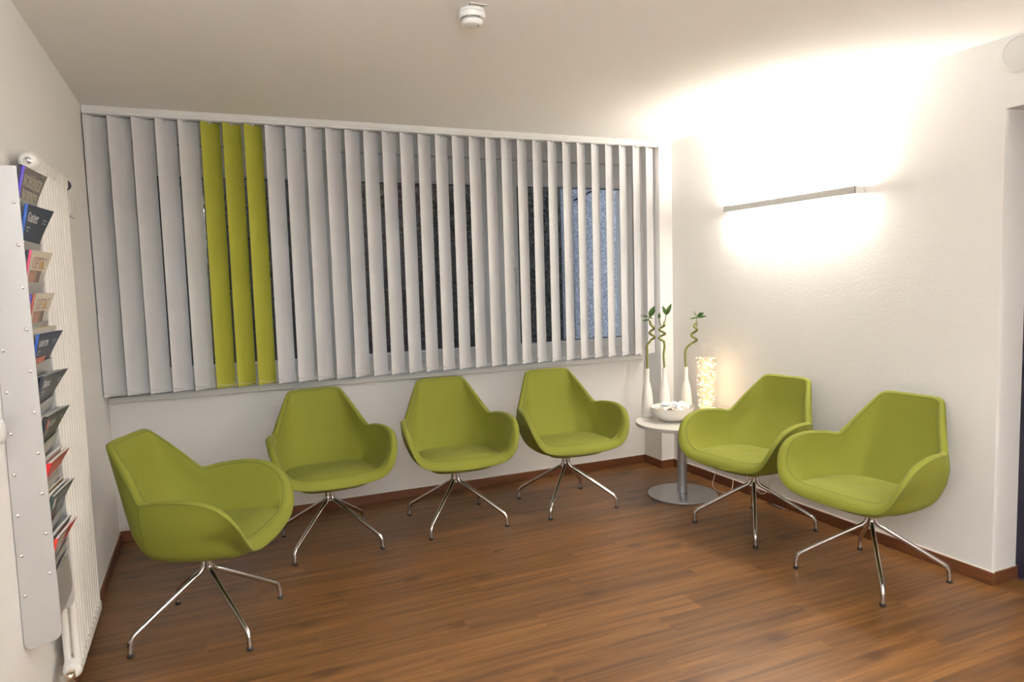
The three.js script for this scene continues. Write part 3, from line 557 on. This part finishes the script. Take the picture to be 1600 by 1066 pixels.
{
  const C = (h) => new THREE.Color(h);
  const folder = (bg, title, tag2, extra) => cover(bg, (c, w, h) => { word(c, title, 22, 14, 44, '#e8e8ea', 'serif', true, 120); c.fillStyle = '#aab0bb'; c.fillRect(190, 36, 46, 5); c.fillRect(198, 47, 38, 4); c.fillRect(24, 72, 44, 5); c.fillRect(24, 84, 30, 4); extra?.(c, w, h); });
  const woman = cover('#6e6765', (c, w, h) => { for (let i = 0; i < 60; i++) { c.fillStyle = ['#8a837c', '#5a525a', '#7a7280', '#4c4650'][i % 4]; c.fillRect((i * 53) % w, (i * 37) % h, 40, 10); } word(c, 'SCHÖNER', 18, 16, 54, '#c9c2ae', 'serif', true, 220); word(c, 'WOHNEN', 30, 70, 54, '#d6cfb8', 'serif', true, 210); c.fillStyle = '#5b48a0'; c.fillRect(0, 0, 10, h); });
  const optic = (tint) => cover('#d9d2c6', (c, w, h) => { word(c, 'OPTIC', 40, 12, 58, tint, 'serif', false, 170); c.fillStyle = '#d9b56a'; c.fillRect(140, 40, 50, 26); word(c, 'OPTIC', 40, 12, 58, tint, 'serif', false, 170); c.fillStyle = '#9d7f70'; c.fillRect(18, 74, 170, 110); c.fillStyle = '#c08c80'; c.fillRect(30, 84, 70, 90); c.fillStyle = '#6d5a50'; c.fillRect(130, 76, 56, 100); c.fillStyle = '#a9adb8'; c.fillRect(210, 80, 30, 100); });
  magazine(0, 0, 0.007, woman, C('#4a32a8'), 'grey and violet magazine headed SCHÖNER WOHNEN in the topmost pocket', -0.006, 0.0);
  magazine(0, 0.009, 0.006, C('#2a2233'), C('#241a38'), 'dark magazine behind the violet one in the topmost pocket', -0.006, 0.004);
  magazine(1, 0, 0.008, folder('#1f2a45', 'Guter', 1), C('#1d4fa0'), 'navy blue magazine in the second pocket from the top', 0.004, 0.012);
  magazine(2, 0, 0.006, optic('#8a3d2c'), C('#c04468'), 'pale magazine headed OPTIC in the third pocket, with the pink spine', -0.008);
  ['#2c2440', '#6a4a9a', '#3a2c50'].forEach((h, i) => magazine(2, 0.009 + 0.009 * i, 0.006, C('#cfc8bc'), C(h), ['second', 'third', 'fourth'][i] + ' magazine of the stack in the third pocket, counted from its front', -0.008, -0.002 * i));
  magazine(3, 0, 0.006, optic('#7a4432'), C('#8c4a3c'), 'pale magazine headed OPTIC in the fourth pocket, with the brown spine', -0.012, -0.006);
  ['#5a48a0', '#7a58b0', '#3a3040'].forEach((h, i) => magazine(3, 0.009 + 0.009 * i, 0.006, C('#cfc8bc'), C(h), ['second', 'third', 'fourth'][i] + ' magazine of the stack in the fourth pocket, counted from its front', -0.012, -0.008 - 0.002 * i));
  magazine(4, 0, 0.007, folder('#26324f', 'stern', 1, (c) => { c.fillStyle = '#c0664e'; c.fillRect(14, 100, 150, 90); c.fillStyle = '#e0a080'; c.fillRect(70, 112, 40, 70); }), C('#1c4f9c'), 'blue magazine with an orange picture in the fifth pocket', 0.002, -0.006);
  magazine(4, 0.014, 0.010, C('#d8cfc0'), C('#d2b437'), 'cream magazine with yellow spine behind the blue one in the fifth pocket', 0.0, 0.010);
  magazine(5, 0, 0.009, folder('#33363c', 'Bau', 1), C('#20242e'), 'dark grey magazine in the sixth pocket', 0.008, -0.010);
  magazine(5, 0.014, 0.009, C('#23262c'), C('#2a2f60'), 'dark navy magazine behind the grey one in the sixth pocket', 0.004, -0.012);
  magazine(6, 0, 0.009, folder('#34373c', '', 1, (c) => { c.fillStyle = '#c8303a'; c.fillRect(20, 20, 26, 42); word(c, 'Spiegel', 30, 20, 40, '#d8d8da', 'serif', true, 110); }), C('#1c1e26'), 'dark magazine with red and white title in the seventh pocket', 0.004, -0.010);
  magazine(6, 0.013, 0.008, C('#2b2d34'), C('#d8d6d2'), 'dark magazine with a pale spine behind the front one in the seventh pocket', 0.002, -0.012);
  magazine(6, 0.025, 0.007, C('#24263a'), C('#232660'), 'navy magazine at the back of the seventh pocket', 0.0, -0.012);
  magazine(7, 0, 0.012, cover('#a8262c', (c, w, h) => { word(c, 'GERMANY', 22, 22, 50, '#d8a9a0', 'serif', false, 220); c.fillStyle = '#d8d2cc'; c.fillRect(0, 92, w, 100); c.fillStyle = '#b8b0ac'; c.fillRect(40, 100, 180, 14); }), C('#c01820'), 'red magazine with thick pages in the eighth pocket', -0.006, -0.030);
  magazine(7, 0.016, 0.010, C('#d0ccc4'), C('#d8d4cc'), 'white magazine behind the red one in the eighth pocket', -0.010, -0.022);
  magazine(8, 0, 0.008, cover('#4a5058', (c, w, h) => { c.fillStyle = '#c8c8c8'; c.fillRect(14, 20, 40, 44); c.fillStyle = '#6d737c'; c.fillRect(80, 20, 140, 26); c.fillStyle = '#7a3038'; c.fillRect(30, 90, 60, 40); c.fillStyle = '#888e96'; c.fillRect(100, 70, 120, 100); }), C('#2c3a34'), 'slate grey magazine in the ninth pocket', 0.0, -0.012);
  magazine(8, 0.011, 0.009, C('#d8d4c8'), C('#ddd8d2'), 'white magazine with red and yellow spine marks in the ninth pocket', -0.004, -0.010);
  magazine(8, 0.024, 0.008, C('#b89c70'), C('#9a8060'), 'tan magazine at the back of the ninth pocket', -0.006, -0.006);
  magazine(9, 0, 0.009, cover('#8e8684', (c, w, h) => { c.fillStyle = '#c02824'; c.fillRect(150, 0, 106, 110); c.fillStyle = '#c8b8b0'; c.fillRect(20, 20, 110, 60); c.fillStyle = '#6e6a70'; c.fillRect(20, 90, 200, 30); c.fillStyle = '#b0a8a6'; c.fillRect(60, 70, 120, 100); }), C('#d03a28'), 'grey and red magazine in the lowest pocket', 0.0, -0.022);
  magazine(9, 0.012, 0.009, C('#8a8c90'), C('#d8d8d8'), 'grey magazine behind the red one in the lowest pocket', -0.004, -0.014);
}
// ------------------------------------------------------------------ small fittings
{
  const s = thing('light_switch', 'double white wall switch beside the radiator', 'switch', [0, 1.885, 0.85]);
  mesh('frame', rbx(0.0005, 0.009, -0.041, 0.041, -0.077, 0.077, 0.003), M.plastic, s);
  for (const z of [-0.036, 0.036]) mesh('rocker', rbx(0.006, 0.013, -0.029, 0.029, z - 0.029, z + 0.029, 0.003), M.plastic, s);
  const k = thing('wall_button', 'white rounded button on the left wall in front of the magazine rack', 'button', [0, 1.115, 2.395]);
  mesh('knob_body', lathe([[0.001, 0.018], [0.018, 0.0175], [0.030, 0.015], [0.034, 0.010], [0.033, 0.004], [0.030, 0.0005], [0.001, 0.0005]], 32).rotateZ(-Math.PI / 2), M.plastic, k);
  mesh('knob_cap', lathe([[0.001, 0.0195], [0.010, 0.019], [0.012, 0.017]], 24).rotateZ(-Math.PI / 2), M.plastic, k);
  const d = thing('smoke_detector', 'round white smoke detector on the ceiling', 'detector', [1.525, H, 2.178]);
  mesh('mount_ring', lathe([[0.001, -0.0005], [0.046, -0.0005], [0.048, -0.003], [0.048, -0.011], [0.044, -0.014], [0.001, -0.014]], 48), M.plastic, d);
  mesh('housing', lathe([[0.001, -0.013], [0.050, -0.013], [0.0515, -0.016], [0.0505, -0.030], [0.047, -0.034], [0.001, -0.034]], 48), M.plastic, d);
  mesh('sensor_dome', lathe([[0.001, -0.036], [0.043, -0.036], [0.041, -0.046], [0.036, -0.055], [0.030, -0.058], [0.001, -0.059]], 48), M.plastic, d);
  mesh('smoke_gap', lathe([[0.001, -0.0335], [0.042, -0.0335], [0.042, -0.0365], [0.001, -0.0365]], 48), M.slot, d, 'dark smoke entry slot');
  for (let i = 0; i < 6; i++) { const a = i * Math.PI / 3 + 0.5; mesh('rib', bx(-0.004, 0.004, -0.037, -0.033, 0.040, 0.046).rotateY(a), M.plastic, d); }
  mesh('indicator', cyl(0.003, 0.003, 0.002, 0.02, -0.060, 0.012, 12), M.slot, d);
  const tg = thing('label_strip', 'small white label strip on the ceiling behind the smoke detector', 'label', [1.527, H, 2.235]);
  mesh('strip', rbx(-0.034, 0.034, -0.003, -0.0003, -0.012, 0.012, 0.001), M.plastic, tg);
  mesh('edge_line', [bx(-0.034, 0.034, -0.005, -0.0028, 0.009, 0.012), bx(-0.034, -0.031, -0.005, -0.0028, -0.004, 0.012)], std(col(0.2, 0.18, 0.15), 0.7), tg, 'dark printed edge');
  mesh('print', [bx(-0.025, 0.0, -0.0036, -0.0028, 0.0, 0.004), bx(0.005, 0.025, -0.0036, -0.0028, -0.001, 0.003)], std(col(0.3, 0.28, 0.25), 0.7), tg);
  const sp = thing('wall_speaker', 'round white disc speaker high on the right wall above the doorway', 'speaker', [W, 2.41, 2.735]);
  mesh('housing', lathe([[0.001, 0.0005], [0.078, 0.0005], [0.080, 0.004], [0.079, 0.024], [0.074, 0.031], [0.001, 0.033]], 56).rotateZ(Math.PI / 2), M.plastic, sp);
  mesh('front_ring', new THREE.TorusGeometry(0.066, 0.0018, 8, 56).rotateY(Math.PI / 2).translate(-0.0325, 0, 0), M.plastic, sp);
}
// ------------------------------------------------------------------ outside the window
{
  struct('garden_ground', bx(-6, 10, -0.4, -0.1, -12, -0.33), M.soil);
  {
    const sh = new THREE.Shape([[2.6, -0.3], [3.4, 0.5], [4.6, 2.6], [6.5, 4.2], [9, 4.4], [9, -0.3]].map(([a, b]) => new THREE.Vector2(a, b)));
    struct('garden_bank', boxUV(new THREE.ExtrudeGeometry(sh, { depth: 14, bevelEnabled: false }).rotateY(Math.PI / 2).translate(-5, 0, 0)), M.soil);
  }
  const wl = struct('wall_outside', bx(3.68, 7.5, -0.1, 3.0, -1.25, -1.0), M.outerWall);
  const c = mesh('outdoor_cable', tube([V(3.68, 2.20, -0.99), V(3.78, 2.245, -0.985), V(3.9, 2.30, -0.985), V(4.2, 2.36, -0.99)], 0.009, 20, 8), M.rubber); tag(c, 'black cable sagging across the rough plaster wall outside', 'cable');
  // leafy shrubs: one crown of small leaves each
  const leafG = new THREE.BufferGeometry(); leafG.setAttribute('position', new THREE.Float32BufferAttribute([0, 0, 0, 0.014, 0.02, 0.004, 0, 0.05, 0, -0.014, 0.02, 0.004], 3)); leafG.setIndex([0, 1, 2, 0, 2, 3]); leafG.computeVertexNormals();
  leafG.setAttribute('uv', new THREE.Float32BufferAttribute([0, 0, 1, 0, 1, 1, 0, 1], 2));
  const shrub = (label, x, y, z, rx, ry, rz, n, mat) => {
    const t = thing('garden_shrub', label, 'shrub', [x, -0.1, z]);
    const im = new THREE.InstancedMesh(leafG, mat, n), m = new THREE.Matrix4(), q = new THREE.Quaternion(), e = new THREE.Euler();
    for (let i = 0; i < n; i++) {
      const a = rr(0, 6.283), cy = rr(-1, 1), rad = Math.cbrt(rr(0.25, 1)), s = Math.sqrt(1 - cy * cy); e.set(rr(-3, 3), rr(-3, 3), rr(-3, 3)); q.setFromEuler(e);
      const k = rr(0.8, 1.6); m.compose(V(rx * rad * s * Math.cos(a), y + 0.1 + ry * rad * cy, rz * rad * s * Math.sin(a)), q, V(k, k, k)); im.setMatrixAt(i, m);
    }
    im.name = 'foliage'; im.userData.kind = 'stuff'; im.castShadow = im.receiveShadow = true; t.add(im);
    mesh('stem', [0, 1, 2, 3].map((i) => tube([V(0.04 * i - 0.06, 0, 0), V(0.12 * (i - 1.5), y * 0.6, 0.04 * i), V(rx * 0.4 * (i - 1.5), y + ry * 0.5, 0.1 * (i - 1.5))], 0.014, 14, 6)), M.trunk, t);
  };
  shrub('dark evergreen shrub outside behind the green blind slats', 0.6, 1.3, -2.0, 1.1, 1.6, 0.6, 9000, M.shrub);
  shrub('brown autumn shrub outside the middle window pane', 2.1, 1.9, -2.3, 1.2, 1.1, 0.6, 9000, M.shrubBrown);
  shrub('low reddish shrub outside under the middle window pane', 1.9, 0.5, -1.7, 1.2, 0.55, 0.5, 6000, M.shrubRed);
  shrub('dark green shrub outside beside the rough plaster wall', 3.3, 1.2, -2.0, 0.95, 1.6, 0.6, 9000, M.shrub);
}
renderer.render(scene, camera);
